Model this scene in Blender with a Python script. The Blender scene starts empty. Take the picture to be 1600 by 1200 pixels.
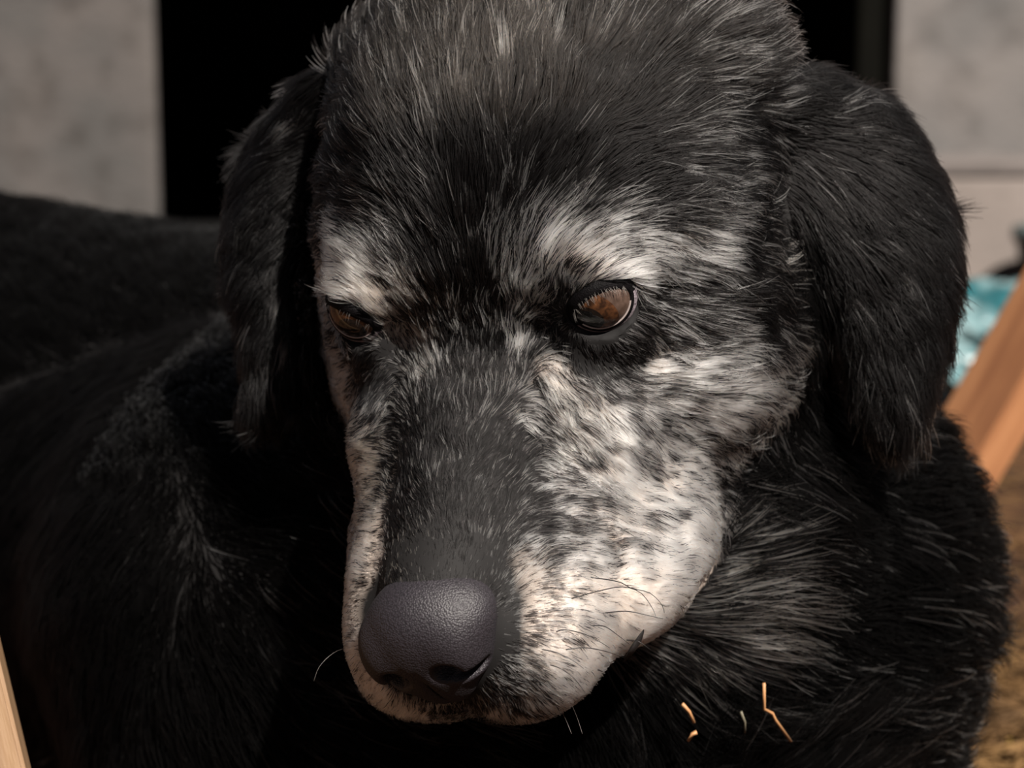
import bpy, bmesh, math
import numpy as np
from mathutils import Vector, Matrix

scene = bpy.context.scene
COL = scene.collection
rng = np.random.default_rng(7)

# ------------------------------------------------------------------ camera
CAM_POS = (0.0, 0.0, 0.55)
CAM_PITCH = 12.0
cam_data = bpy.data.cameras.new('camera')
cam_data.lens = 85.0
cam_data.sensor_width = 36.0
cam_data.clip_start = 0.02
cam = bpy.data.objects.new('camera', cam_data)
cam.location = CAM_POS
cam.rotation_euler = (math.radians(90 - CAM_PITCH), 0, 0)
COL.objects.link(cam)
scene.camera = cam
cam_data.dof.use_dof = True
cam_data.dof.focus_distance = 0.845
cam_data.dof.aperture_fstop = 11.0

# ------------------------------------------------------------------ sky, sun, exposure
SUN_STRENGTH = 13.0
SUN_DIR = Vector((-0.30, 0.60, -0.74)).normalized()        # the way the light travels
world = bpy.data.worlds.new('sky')
scene.world = world
world.use_nodes = True
wn = world.node_tree.nodes
wn['Background'].inputs[0].default_value = (0.55, 0.62, 0.75, 1)
wn['Background'].inputs[1].default_value = 0.15
sun_data = bpy.data.lights.new('sun', 'SUN')
sun_data.energy = SUN_STRENGTH
sun_data.angle = math.radians(0.6)
sun_data.color = (1.0, 0.925, 0.845)
sun = bpy.data.objects.new('sun', sun_data)
sun.rotation_euler = SUN_DIR.to_track_quat('-Z', 'Y').to_euler()
sun.location = (1.2, -1.0, 2.5)
COL.objects.link(sun)
scene.view_settings.view_transform = 'Standard'
scene.view_settings.look = 'None'
scene.view_settings.exposure = 0.0
scene.view_settings.gamma = 1.0
scene.view_settings.use_curve_mapping = False
scene.cycles.max_bounces = 12
scene.cycles.diffuse_bounces = 3
scene.cycles.glossy_bounces = 4
scene.cycles.transmission_bounces = 11
scene.cycles.adaptive_threshold = 0.02
def surface_nets(field, lo, hi, h, coarse=4):
    """A closed quad mesh of field = 0, sampled finely only near the surface."""
    lo = np.array(lo, float); n = np.ceil((np.array(hi) - lo) / (h * coarse)).astype(int)
    H = h * coarse
    g = np.stack(np.meshgrid(*[np.arange(k) for k in n], indexing='ij'), -1)
    cc = lo + (g + 0.5) * H
    dc = np.concatenate([field(c) for c in np.array_split(cc.reshape(-1, 3), 8)])
    near = np.abs(dc) < H * 1.6
    V = np.repeat(np.repeat(np.repeat(dc.reshape(n), coarse, 0), coarse, 1), coarse, 2).astype(np.float32)
    off = np.stack(np.meshgrid(*[np.arange(coarse)] * 3, indexing='ij'), -1).reshape(-1, 3)
    idx = (g.reshape(-1, 3)[near][:, None] * coarse + off[None]).reshape(-1, 3)
    vals = np.concatenate([field(lo + (c + 0.5) * h) for c in np.array_split(idx, max(1, len(idx) // 300000))])
    V[idx[:, 0], idx[:, 1], idx[:, 2]] = vals
    S = V < 0
    N = S.shape
    c8 = [(i, j, k) for i in (0, 1) for j in (0, 1) for k in (0, 1)]
    sl = lambda o: tuple(slice(a, N[i] - 1 + a) for i, a in enumerate(o))
    cnt = sum(S[sl(o)].astype(np.int8) for o in c8)
    cells = np.argwhere((cnt > 0) & (cnt < 8))
    vid = -np.ones(cnt.shape, np.int64); vid[tuple(cells.T)] = np.arange(len(cells))
    acc = np.zeros((len(cells), 3)); num = np.zeros(len(cells))
    for a in range(8):
        for ax in range(3):
            o = c8[a]
            if o[ax]: continue
            o2 = list(o); o2[ax] = 1
            va = V[tuple((cells + o).T)]; vb = V[tuple((cells + o2).T)]
            m = (va < 0) != (vb < 0)
            t = np.where(m, va / np.where(va - vb == 0, 1, va - vb), 0)
            q = np.tile(np.array(o, float), (len(cells), 1)); q[:, ax] = t
            acc[m] += q[m]; num[m] += 1
    verts = lo + (cells + acc / num[:, None] + 0.5) * h
    faces = []
    for ax in range(3):
        s0 = [slice(1, -1)] * 3; s1 = [slice(1, -1)] * 3
        s0[ax] = slice(0, N[ax] - 1); s1[ax] = slice(1, N[ax])
        A, B = S[tuple(s0)], S[tuple(s1)]
        e = np.argwhere(A != B); flip = A[tuple(e.T)]
        e = e + np.array([0 if i == ax else 1 for i in range(3)])
        u, v = (ax + 1) % 3, (ax + 2) % 3
        du = np.zeros(3, int); du[u] = 1; dv = np.zeros(3, int); dv[v] = 1
        q = np.stack([vid[tuple((e - du - dv).T)], vid[tuple((e - dv).T)], vid[tuple(e.T)], vid[tuple((e - du).T)]], 1)
        q[~flip] = q[~flip][:, ::-1]
        faces.append(q)
    faces = np.concatenate(faces)
    faces = faces[(faces >= 0).all(1)]
    return verts, faces
def mesh_from(name, verts, faces, smooth=True):
    me = bpy.data.meshes.new(name)
    faces = np.asarray(faces); k = faces.shape[1]
    me.vertices.add(len(verts)); me.vertices.foreach_set('co', np.asarray(verts, np.float32).ravel())
    me.loops.add(faces.size); me.loops.foreach_set('vertex_index', faces.astype(np.int32).ravel())
    me.polygons.add(len(faces)); me.polygons.foreach_set('loop_start', np.arange(0, faces.size, k, dtype=np.int32))
    me.update(calc_edges=True); me.validate()
    if smooth: me.polygons.foreach_set('use_smooth', np.ones(len(me.polygons), bool))
    return me

# ------------------------------------------------------------------ materials
def new_mat(name):
    m = bpy.data.materials.new(name); m.use_nodes = True
    return m, m.node_tree.nodes, m.node_tree.links, m.node_tree.nodes['Principled BSDF']
def ramp(nodes, stops):
    r = nodes.new('ShaderNodeValToRGB'); e = r.color_ramp.elements
    while len(e) < len(stops): e.new(0.5)
    for el, (p, c) in zip(e, stops): el.position = p; el.color = (*c, 1)
    return r
def noisy(name, stops, scale, rough=0.8, bump=0.2, detail=6, dist=0.0, stretch=(1, 1, 1), bump_scale=None, coords='Object', second=None):
    m, n, l, b = new_mat(name)
    tc = n.new('ShaderNodeTexCoord'); mp = n.new('ShaderNodeMapping'); mp.inputs['Scale'].default_value = stretch
    l.new(tc.outputs[coords], mp.inputs['Vector'])
    t = n.new('ShaderNodeTexNoise'); t.inputs['Scale'].default_value = scale; t.inputs['Detail'].default_value = detail
    t.inputs['Distortion'].default_value = dist
    l.new(mp.outputs['Vector'], t.inputs['Vector'])
    r = ramp(n, stops); l.new(t.outputs['Fac'], r.inputs['Fac'])
    out = r.outputs['Color']
    if second:
        t2 = n.new('ShaderNodeTexNoise'); t2.inputs['Scale'].default_value = second[0]; t2.inputs['Detail'].default_value = 3
        l.new(tc.outputs[coords], t2.inputs['Vector'])
        r2 = ramp(n, second[1]); l.new(t2.outputs['Fac'], r2.inputs['Fac'])
        mx = n.new('ShaderNodeMix'); mx.data_type = 'RGBA'; mx.blend_type = 'MULTIPLY'; mx.inputs[0].default_value = 1.0
        l.new(out, mx.inputs[6]); l.new(r2.outputs['Color'], mx.inputs[7]); out = mx.outputs[2]
    l.new(out, b.inputs['Base Color'])
    b.inputs['Roughness'].default_value = rough
    if bump:
        t3 = n.new('ShaderNodeTexNoise'); t3.inputs['Scale'].default_value = bump_scale or scale * 3; t3.inputs['Detail'].default_value = 5
        l.new(mp.outputs['Vector'], t3.inputs['Vector'])
        bp = n.new('ShaderNodeBump'); bp.inputs['Strength'].default_value = bump; bp.inputs['Distance'].default_value = 0.004
        l.new(t3.outputs['Fac'], bp.inputs['Height']); l.new(bp.outputs['Normal'], b.inputs['Normal'])
    return m
def flat(name, col, rough=0.7, **kw):
    m, n, l, b = new_mat(name)
    b.inputs['Base Color'].default_value = (*col, 1); b.inputs['Roughness'].default_value = rough
    for k, v in kw.items(): b.inputs[k].default_value = v
    return m
def link(name, me, parent=None, mats=()):
    o = bpy.data.objects.new(name, me); COL.objects.link(o)
    for m in mats: me.materials.append(m)
    if parent is not None: o.parent = parent
    return o
def tag(o, label=None, cat=None, group=None, kind=None):
    for k, v in (('label', label), ('category', cat), ('group', group), ('kind', kind)):
        if v: o[k] = v
    return o
# ------------------------------------------------------------------ walls, doorway, ground
def box(name, lo, hi, m, bevel=0.0, parent=None, seg=3):
    bm = bmesh.new(); bmesh.ops.create_cube(bm, size=1)
    lo, hi = Vector(lo), Vector(hi)
    for v in bm.verts: v.co = Vector([(lo[i] + hi[i]) / 2 + v.co[i] * (hi[i] - lo[i]) for i in range(3)])
    if bevel: bmesh.ops.bevel(bm, geom=bm.edges[:], offset=bevel, segments=seg, affect='EDGES', profile=0.5)
    me = bpy.data.meshes.new(name); bm.to_mesh(me); bm.free()
    return link(name, me, parent, [m])
m_plaster_l = noisy('grey_plaster', [(0.30, (0.03424, 0.03424, 0.03306)), (0.55, (0.05314, 0.04782, 0.04487)), (0.75, (0.06612, 0.05786, 0.05314))], 7, 0.9, 0.5, 8, 0.3, bump_scale=90,
                    second=(22, [(0.30, (0.62, 0.60, 0.58)), (0.52, (1, 1, 1))]))
m_plaster_r = noisy('pale_plaster', [(0.30, (0.06052, 0.05984, 0.0585)), (0.55, (0.1042, 0.09545, 0.09077)), (0.75, (0.1244, 0.1123, 0.1042))], 5, 0.9, 0.5, 8, 0.3, bump_scale=90,
                    second=(15, [(0.30, (0.66, 0.65, 0.64)), (0.52, (1, 1, 1))]))
m_plinth = noisy('plinth_render', [(0.30, (0.1218, 0.1037, 0.0934)), (0.7, (0.1624, 0.138, 0.1245))], 9, 0.9, 0.4, 6, bump_scale=80)
m_ledge = noisy('plinth_ledge', [(0.30, (0.0682, 0.0589, 0.05456)), (0.7, (0.0992, 0.08494, 0.07936))], 14, 0.9, 0.4, 6)
m_dark = noisy('shade_dark_boards', [(0.3, (0.004, 0.004, 0.004)), (0.7, (0.008, 0.0075, 0.0075))], 5, 1.0, 0.1)  # the doorway's shade, painted as near-black boards
m_jamb = noisy('shade_dark_olive_wood', [(0.3, (0.00126, 0.001224, 0.00081)), (0.7, (0.00288, 0.0027, 0.0018))], 8, 0.8, 0.2, stretch=(6, 6, 1))  # olive wood with the shadow on the post put into its colour
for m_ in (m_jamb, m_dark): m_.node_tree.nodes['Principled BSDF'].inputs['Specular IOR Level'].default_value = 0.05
WY = 3.40
S = dict(kind='structure')
tag(box('wall_left', (-1.9, WY, -0.05), (-0.50, WY + 0.03, 1.5), m_plaster_l, 0.010), 'grey mottled plaster wall beside the dark doorway, over the dog\'s back', **S)
tag(box('wall_right', (0.535, WY, 0.13), (2.0, WY + 0.22, 1.5), m_plaster_r, 0.008), 'pale stained plaster wall above the low plinth', **S)
tag(box('wall_top', (-0.66, WY, 0.48), (0.535, WY + 0.22, 1.5), m_plaster_r, 0.008), 'plaster wall over the doorway', **S)  # unseen; lower edge set low to keep sun off the inner floor
pl = tag(box('trim_1', (0.535, WY - 0.07, -0.05), (2.0, WY + 0.1, 0.135), m_plinth, 0.006), 'lighter rendered plinth along the foot of the wall', **S)
tag(box('ledge', (0.535, WY - 0.074, 0.135), (2.0, WY + 0.02, 0.158), m_ledge, 0.006, parent=pl))
tag(box('trim_2', (0.487, WY + 0.03, 0.0), (0.535, WY + 0.2, 0.48), m_jamb, 0.004), 'shade-dark olive wooden door post in the doorway', **S)
tag(box('wall_back', (-0.7, WY + 1.2, -0.05), (0.7, WY + 1.25, 0.53), m_dark), 'shade-dark boards at the back of the doorway', **S)
tag(box('wall_inner_left', (-0.66, WY + 0.03, -0.05), (-0.60, WY + 1.2, 0.53), m_dark), 'shade-dark side boards inside the doorway', **S)
tag(box('wall_inner_right', (0.535, WY + 0.2, -0.05), (0.6, WY + 1.2, 0.53), m_dark), 'shade-dark side boards inside the doorway opposite', **S)
tag(box('ceiling', (-0.66, WY + 0.2, 0.48), (0.65, WY + 1.25, 0.53), m_dark), 'shade-dark boards over the doorway space', **S)
tag(box('floor_inner', (-0.6, WY - 0.02, -0.04), (0.535, WY + 1.2, 0.006), m_dark), 'shade-dark floor inside the doorway', **S)
# ground: uneven earth
gx, gy = np.meshgrid(np.linspace(-3, 3, 121), np.linspace(-1.5, 4.8, 127), indexing='ij')
gz = 0.006 * np.sin(gx * 7 + 1.3 * np.sin(gy * 5)) * np.sin(gy * 6 + gx) - 0.008
gi = np.arange(gx.size).reshape(gx.shape)
gq = np.stack([gi[:-1, :-1], gi[1:, :-1], gi[1:, 1:], gi[:-1, 1:]], -1).reshape(-1, 4)
m_earth = noisy('dry_earth', [(0.30, (0.013, 0.0065, 0.0035)), (0.5, (0.042, 0.0195, 0.0095)), (0.72, (0.078, 0.037, 0.0185))], 14, 0.95, 0.8, 10, 0.4, bump_scale=60)
m_earth.node_tree.nodes['Principled BSDF'].inputs['Specular IOR Level'].default_value = 0.15
tag(link('floor', mesh_from('ground', np.stack([gx, gy, gz], -1).reshape(-1, 3), gq), None, [m_earth]), 'dry brown earth strewn with straw', **S)

# ------------------------------------------------------------------ straw
def tube(pts, r, sides=4, taper=0.75):
    pts = np.asarray(pts, float); t = np.gradient(pts, axis=0); t /= np.linalg.norm(t, axis=1, keepdims=True) + 1e-12
    ref = np.array([0.31, 0.2, 0.93]); a = np.cross(t, ref); a /= np.linalg.norm(a, axis=1, keepdims=True) + 1e-12
    b_ = np.cross(t, a); ang = np.arange(sides) * 2 * np.pi / sides
    rr = r * np.linspace(1, taper, len(pts))
    V = pts[:, None] + rr[:, None, None] * (a[:, None] * np.cos(ang)[None, :, None] + b_[:, None] * np.sin(ang)[None, :, None])
    idx = np.arange(len(pts) * sides).reshape(len(pts), sides)
    Q = np.stack([idx[:-1], np.roll(idx[:-1], -1, 1), np.roll(idx[1:], -1, 1), idx[1:]], -1).reshape(-1, 4)
    if sides == 4: Q = np.concatenate([Q, idx[:1, ::-1], idx[-1:]])
    return V.reshape(-1, 3), Q
m_straw = noisy('straw', [(0.30, (0.034, 0.017, 0.005)), (0.52, (0.084, 0.044, 0.015)), (0.75, (0.17, 0.098, 0.036))], 9, 0.8, 0.0, 4)
m_straw.node_tree.nodes['Principled BSDF'].inputs['Specular IOR Level'].default_value = 0.25
m_straw_y = flat('yellow_straw', (0.34, 0.215, 0.045), 0.5)
m_straw_o = flat('orange_straw', (0.32, 0.16, 0.068), 0.55)
m_straw_g = flat('dull_straw', (0.0888, 0.0777, 0.0518), 0.6)
V_, Q_, base = [], [], 0
for k in range(5200):
    if k < 4000: x, y = rng.uniform(0.16, 0.85), 1.20 + 0.48 * rng.random() ** 1.6
    else: x, y = rng.uniform(0.20, 1.1), rng.uniform(0.6, 2.3)
    L_ = rng.uniform(0.03, 0.13); az = rng.uniform(0, 6.28); z0 = rng.uniform(-0.004, 0.025); tilt = rng.normal() * 0.16
    bend = rng.normal() * 0.25
    ts = np.linspace(-0.5, 0.5, 4)
    p_ = np.stack([x + L_ * (ts * math.cos(az) - bend * ts * ts * math.sin(az)), y + L_ * (ts * math.sin(az) + bend * ts * ts * math.cos(az)), z0 + L_ * ts * tilt + 0.006], 1)
    vv, qq = tube(p_, rng.uniform(0.0006, 0.0017)); V_.append(vv); Q_.append(qq + base); base += len(vv)
tag(link('straw_litter', mesh_from('straw_litter', np.concatenate(V_), np.concatenate(Q_)), None, [m_straw]), 'loose dry straw scattered over the earth', 'straw', kind='stuff')
def stalk(name, pts, r, m, label, group='single straws'):
    v_, q_ = tube(pts, r, 4, 0.85); v_ = np.asarray(v_)
    o = link(name, mesh_from(name, v_, q_, False), None, [m]); tag(o, label, 'straw', group); return o
stalk('straw', [(0.340, 1.46, 0.026), (0.324, 1.455, 0.026), (0.314, 1.45, 0.018), (0.313, 1.44, 0.010), (0.322, 1.43, 0.005), (0.340, 1.43, 0.004)], 0.0017, m_straw_y, 'bright yellow straw bent into a hook on the litter', 'straws on the ground')
stalk('straw', [(0.44, 1.62, 0.075), (0.40, 1.61, 0.060), (0.37, 1.60, 0.046), (0.362, 1.595, 0.030), (0.360, 1.59, 0.008)], 0.0022, m_straw, 'pale kinked stalk standing out of the straw beside the dog\'s ruff', 'straws on the ground')
stalk('straw', [(0.30, 1.47, 0.012), (0.34, 1.50, 0.028), (0.38, 1.53, 0.036)], 0.0016, m_straw, 'straight pale stalk lying behind the hooked yellow straw', 'straws on the ground')

# ------------------------------------------------------------------ timber, bag, pot
m_wood_r = noisy('orange_brown_wood', [(0.30, (0.165, 0.06189, 0.02476)), (0.55, (0.2682, 0.1155, 0.04746)), (0.75, (0.3507, 0.165, 0.07427))], 5, 0.65, 0.15, 6, 0.4, stretch=(9, 9, 1.2))
m_wood_l = noisy('pale_pine', [(0.30, (0.117, 0.063, 0.0279)), (0.55, (0.18, 0.1057, 0.05175)), (0.75, (0.216, 0.1395, 0.0765))], 7, 0.6, 0.2, 6, 0.3, stretch=(14, 14, 1.5))
def timber(name, foot, top, w, t, face, m, label, cat, chip=0.0015):
    """A squared timber from foot to top; 'face' is roughly where its broad side looks."""
    foot, top, face = Vector(foot), Vector(top), Vector(face)
    ax = (top - foot).normalized(); nn = (face - ax * face.dot(ax)).normalized(); sd = ax.cross(nn)
    bm = bmesh.new(); bmesh.ops.create_cube(bm, size=1); Ln = (top - foot).length
    for v in bm.verts: v.co = Vector((v.co.x * w, v.co.y * t, v.co.z * Ln))
    bmesh.ops.bevel(bm, geom=bm.edges[:], offset=chip, segments=2, affect='EDGES')
    me = bpy.data.meshes.new(name); bm.to_mesh(me); bm.free()
    o = link(name, me, None, [m]); o.matrix_world = Matrix(((sd.x, nn.x, ax.x, 0), (sd.y, nn.y, ax.y, 0), (sd.z, nn.z, ax.z, 0), (0, 0, 0, 1)))
    o.matrix_world = Matrix.Translation((foot + top) / 2) @ o.matrix_world
    return tag(o, label, cat)
timber('wooden_batten', (0.241, 1.66, -0.005), (0.501, 1.66, 0.49), 0.060, 0.028, (-0.93, -0.36, 0.0), m_wood_r, 'orange-brown wooden batten leaning beside the dog\'s ear', 'timber')
timber('wooden_stake', (-0.164, 0.800, 0.0), (-0.271, 0.905, 0.42), 0.075, 0.022, (0.15, -0.98, 0.1), m_wood_l, 'pale pine stake at the corner in front of the dog\'s flank', 'timber')
def crumple(name, c, rad, m, seed, amp, sub=5):
    bm = bmesh.new(); bmesh.ops.create_icosphere(bm, subdivisions=sub, radius=1)
    rs = np.random.default_rng(seed); K = rs.normal(size=(16, 3)) * 2.6; ph = rs.uniform(0, 6.28, 16); K2 = K * 2.7
    for v in bm.verts:
        q = np.array(v.co); d = np.abs(np.sin(K @ q + ph)).mean() - 0.6 + 0.4 * (np.abs(np.sin(K2 @ q + ph)).mean() - 0.6)
        q = q * (1 + amp * d * 2); q[2] = max(q[2], -0.75)
        v.co = Vector(q * np.array(rad))
    me = bpy.data.meshes.new(name); bm.to_mesh(me); bm.free()
    o = link(name, me, None, [m]); o.location = c; return o
m_bag = noisy('aqua_plastic', [(0.30, (0.00432, 0.0396, 0.04896)), (0.46, (0.00864, 0.0648, 0.0756)), (0.52, (0.1224, 0.1944, 0.2052)), (0.70, (0.216, 0.2736, 0.2844))], 5.5, 0.3, 0.4, 3, 0.6, bump_scale=25)
tag(crumple('plastic_bag', (0.545, 2.62, 0.035), (0.13, 0.15, 0.065), m_bag, 3, 0.5), 'crumpled aqua and teal plastic bag on the ground behind the batten', 'bag')
# a plastic pot at the foot of the plinth
def lathe(name, prof, m, loc, seg=32):
    rows = [[(r_ * math.cos(a), r_ * math.sin(a), z_) for a in np.linspace(0, 2 * np.pi, seg, endpoint=False)] for r_, z_ in prof]
    R = np.array(rows); idx = np.arange(R.shape[0] * seg).reshape(-1, seg)
    Q = np.stack([idx[:-1], np.roll(idx[:-1], -1, 1), np.roll(idx[1:], -1, 1), idx[1:]], -1).reshape(-1, 4)
    o = link(name, mesh_from(name, R.reshape(-1, 3), Q), None, [m]); o.location = loc; return o
m_pot = flat('dark_green_plastic', (0.0222, 0.03108, 0.03108), 0.5)
tag(lathe('plant_pot', [(0.001, 0.0), (0.046, 0.0), (0.056, 0.070), (0.062, 0.070), (0.062, 0.085), (0.057, 0.085), (0.050, 0.03), (0.001, 0.028)], m_pot, (0.735, 3.22, -0.006)), 'dark green-grey plastic pot by the plinth', 'pot')
EAR_ROWS = (
    # front edge, back edge of each ear from its base to its tip, in metres
    (((0.0874, 0.9056, 0.4579), (0.1108, 0.9332, 0.4674)),
     ((0.1022, 0.9131, 0.4450), (0.1428, 0.9561, 0.4548)),
     ((0.1163, 0.9081, 0.4214), (0.1588, 0.9509, 0.4306)),
     ((0.1261, 0.9085, 0.3992), (0.1665, 0.9407, 0.4066)),
     ((0.1342, 0.9089, 0.3768), (0.1626, 0.9296, 0.3780)),
     ((0.1398, 0.9097, 0.3566), (0.1563, 0.9200, 0.3570)),
     ((0.1448, 0.9125, 0.3459), (0.1515, 0.9154, 0.3453))),
    (((-0.0638, 0.9493, 0.4710), (-0.0788, 0.9623, 0.4598)),
     ((-0.0779, 0.9536, 0.4429), (-0.0986, 0.9780, 0.4376)),
     ((-0.0854, 0.9483, 0.4182), (-0.1074, 0.9776, 0.4115)),
     ((-0.0910, 0.9431, 0.3935), (-0.1069, 0.9730, 0.3898)),
     ((-0.0897, 0.9386, 0.3725), (-0.1012, 0.9585, 0.3700)),
     ((-0.0897, 0.9369, 0.3547), (-0.1007, 0.9499, 0.3533)),
     ((-0.0935, 0.9373, 0.3425), (-0.1014, 0.9442, 0.3409))),
)
# ------------------------------------------------------------------ the dog's form, as a distance field
# head frame, in units of about a centimetre: x to the dog's left, y along the muzzle, z up from it; origin between the eyes
HS = 0.0105
HR = np.array([[0.93476267, -0.23116894, -0.26977706],
               [-0.33926757, -0.80618189, -0.48473526],
               [0.10543365, -0.54463904, 0.83201687]])
HT = np.array([-0.0123, 0.860, 0.392])
def to_head(P): return ((P - HT) @ HR) / HS
def from_head(p): return (np.asarray(p, float) * HS) @ HR.T + HT
def smin(a, b, k):
    h = np.clip(0.5 + 0.5 * (b - a) / k, 0, 1)
    return b + (a - b) * h - k * h * (1 - h)
def smax(a, b, k): return -smin(-a, -b, k)
def ell(p, c, r):
    q = p - np.array(c, float); r = np.array(r, float)
    k0 = np.linalg.norm(q / r, axis=-1); k1 = np.linalg.norm(q / (r * r), axis=-1)
    return k0 * (k0 - 1) / np.maximum(k1, 1e-6)
def rcone(p, a, b, ra, rb, sq=(1, 1, 1)):
    sq = np.array(sq, float); a = np.array(a, float) * sq; b = np.array(b, float) * sq; q = p * sq
    ba = b - a
    h = np.clip(((q - a) @ ba) / (ba @ ba), 0, 1)
    return np.linalg.norm(q - a - h[..., None] * ba, axis=-1) - (ra + (rb - ra) * h)
EYE = np.array([4.33, -0.10, 0.78]); EYE_SHIFT = np.array([0.27, 0, 0]); EYE_R = 1.25
def _unit(v): return np.asarray(v, float) / np.linalg.norm(v)
GAZE = _unit((0.36, 0.90, 0.05))                                  # where the eye opening faces, left eye
_u = _unit(np.cross(GAZE, (0, 0, 1.0)))                           # along the opening, towards the ear
_v = np.cross(_u, GAZE)
_c, _s = math.cos(math.radians(14)), math.sin(math.radians(14))   # outer corner set higher
EYE_U, EYE_V = _u * _c + _v * _s, _v * _c - _u * _s
LID_A, LID_B = 1.12, 0.86                                         # half width and half height of the opening
def head_field(P):
    p = to_head(P); m = p.copy(); m[..., 0] = np.sqrt(p[..., 0] ** 2 + 0.02)
    far = np.clip((-p[..., 0] - 3) / 4, 0, 1) * np.clip(1 - 0.65 * (p[..., 1] - 3) / 6, 0.35, 1)
    m[..., 0] += 1.5 * far                                               # the head is a little fuller on its left
    d = ell(m, (0, -7.6, 0.6), (7.5, 8.2, 7.0))                             # cranium
    d = smin(d, ell(m, (5.2, -10.0, 2.2), (3.1, 3.6, 3.0)), 2.0)          # roots of the ears
    d = smin(d, ell(p, (6.9, -10.8, 2.6), (2.2, 2.6, 2.2)), 1.5)
    d = smin(d, ell(m, (5.1, -5.8, -0.6), (3.8, 5.0, 4.0)), 2.0)          # temples
    d = smin(d, ell(m, (5.1, -3.6, -4.8), (4.1, 4.6, 4.8)), 2.0)          # cheeks
    d = smin(d, ell(m, (3.4, -1.7, 1.6), (2.5, 2.2, 1.5)), 1.6)           # brows
    d = smin(d, ell(m, (0, -2.2, 0.6), (2.6, 3.0, 2.2)), 1.6)             # stop
    d = smin(d, rcone(m, (0, 0, -2.5), (0, 9.4, -4.1), 2.9, 2.1), 1.5)    # bridge of the nose
    d = smin(d, ell(m, (3.5, 1.2, -4.2), (2.6, 3.6, 3.0)), 1.6)           # below the eyes
    d = smin(d, ell(m, (2.7, 5.4, -6.6), (2.45, 5.2, 3.4)), 1.4)          # flews
    d = smin(d, ell(m, (4.5, 2.8, -8.0), (2.4, 4.4, 3.0)), 1.4)           # corners of the mouth
    d = smin(d, ell(m, (1.5, 9.3, -6.8), (2.6, 2.0, 2.5)), 1.0)           # lip pads
    d = smin(d, rcone(m, (0, -1, -9.0), (0, 7.4, -8.6), 3.0, 1.6), 0.6)   # lower jaw
    me = p - EYE_SHIFT; me[..., 0] = np.abs(me[..., 0])
    d = smin(d, np.linalg.norm(me - EYE, axis=-1) - EYE_R * 1.12, 0.5)     # lids over the eyeballs
    d = smin(d, ell(m, (4.3, -0.1, -0.85), (1.75, 1.45, 1.35)), 0.8)      # under the lower lids
    q = me - EYE; w = q @ GAZE
    hole = (np.sqrt(((q @ EYE_U) / (LID_A * 1.05)) ** 2 + ((q @ EYE_V) / (LID_B * 1.1)) ** 2) - 1) * LID_B
    d = smax(d, -smax(hole, 0.15 - w, 0.1), 0.15)                         # openings of the eyes
    n = nose_block(nose_local(p)) + 0.9
    d = smin(d, n, 0.3)
    return d * HS
def nose_local(p):
    q = p - np.array([-0.38, 10.6, -4.45])                       # the nose leans a little to one side
    c, s = math.cos(math.radians(13)), math.sin(math.radians(13))
    m = np.stack([q[..., 0] * c + q[..., 2] * s, q[..., 1], q[..., 2] * c - q[..., 0] * s], -1) + np.array([0, 10.6, -4.2])
    m[..., 0] = np.sqrt(m[..., 0] ** 2 + 0.004)
    return m
def nose_block(m):
    d = ell(m, (0, 10.5, -4.1), (2.12, 1.68, 1.98))
    d = smin(d, ell(m, (1.3, 10.9, -4.3), (1.0, 1.15, 1.35)), 0.5)
    return smin(d, ell(m, (0, 11.1, -5.3), (1.3, 0.9, 1.35)), 0.5)
def nose_field(P):
    p = to_head(P); m = nose_local(p)
    d = nose_block(m)
    d = smin(d, ell(p, (0.40, 10.2, -3.40), (1.75, 1.35, 1.10)), 0.9)      # fuller on top, towards its left
    d = smax(d, -ell(m, (1.00, 12.35, -4.55), (0.50, 1.1, 0.45)), 0.2)   # nostrils
    d = smax(d, -ell(m, (1.75, 11.9, -5.0), (0.75, 0.85, 0.22)), 0.2)     # slits of the nostrils
    d = smax(d, -ell(m, (0, 12.0, -5.9), (0.10, 0.75, 1.3)), 0.18)        # groove down the middle
    return d * HS
def ear_grid(rows, nu=64, nv=15):
    """Points of an ear flap: a smooth sheet through its two edges, bowed outwards."""
    A = np.array(rows)                                            # rows x 2 x 3
    n = len(A); t = np.linspace(0, n - 1, nu); i = np.clip(t.astype(int), 0, n - 2); fr = (t - i)[:, None, None]
    p0, p1, p2, p3 = A[np.clip(i - 1, 0, n - 1)], A[i], A[i + 1], A[np.clip(i + 2, 0, n - 1)]
    E = 0.5 * (2 * p1 + (p2 - p0) * fr + (2 * p0 - 5 * p1 + 4 * p2 - p3) * fr ** 2 + (3 * p1 - p0 - 3 * p2 + p3) * fr ** 3)
    w = np.linspace(0, 1, nv)[None, :, None]
    G = E[:, :1] * (1 - w) + E[:, 1:] * w
    across = E[:, 1] - E[:, 0]; along = np.gradient(E.mean(1), axis=0)
    nrm = np.cross(across, along); nrm /= np.linalg.norm(nrm, axis=1)[:, None]
    nrm *= np.where(nrm[:, 1:2] > 0, -1, 1)
    bow = 0.22 * np.linalg.norm(across, axis=1)[:, None, None] * (4 * w * (1 - w)) * 0.9
    return G + nrm[:, None] * bow
EARS = [ear_grid(r) for r in EAR_ROWS]
EAR_T = (0.0055, 0.0055)
def ear_field(P, k):
    pts = EARS[k].reshape(-1, 3); mid = pts.mean(0); loc = (pts - mid).astype(np.float32); p2 = (loc ** 2).sum(1)
    out = np.full(len(P), 0.05)
    near = ((P > pts.min(0) - 0.03) & (P < pts.max(0) + 0.03)).all(1)
    q = P[near]
    if len(q):
        d = np.concatenate([np.sqrt(np.maximum((p2[None] - 2 * c @ loc.T).min(1) + (c ** 2).sum(1), 0)) for c in np.array_split((q - mid).astype(np.float32), len(q) // 4000 + 1)])
        out[near] = d - EAR_T[k]
    return out
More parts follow.
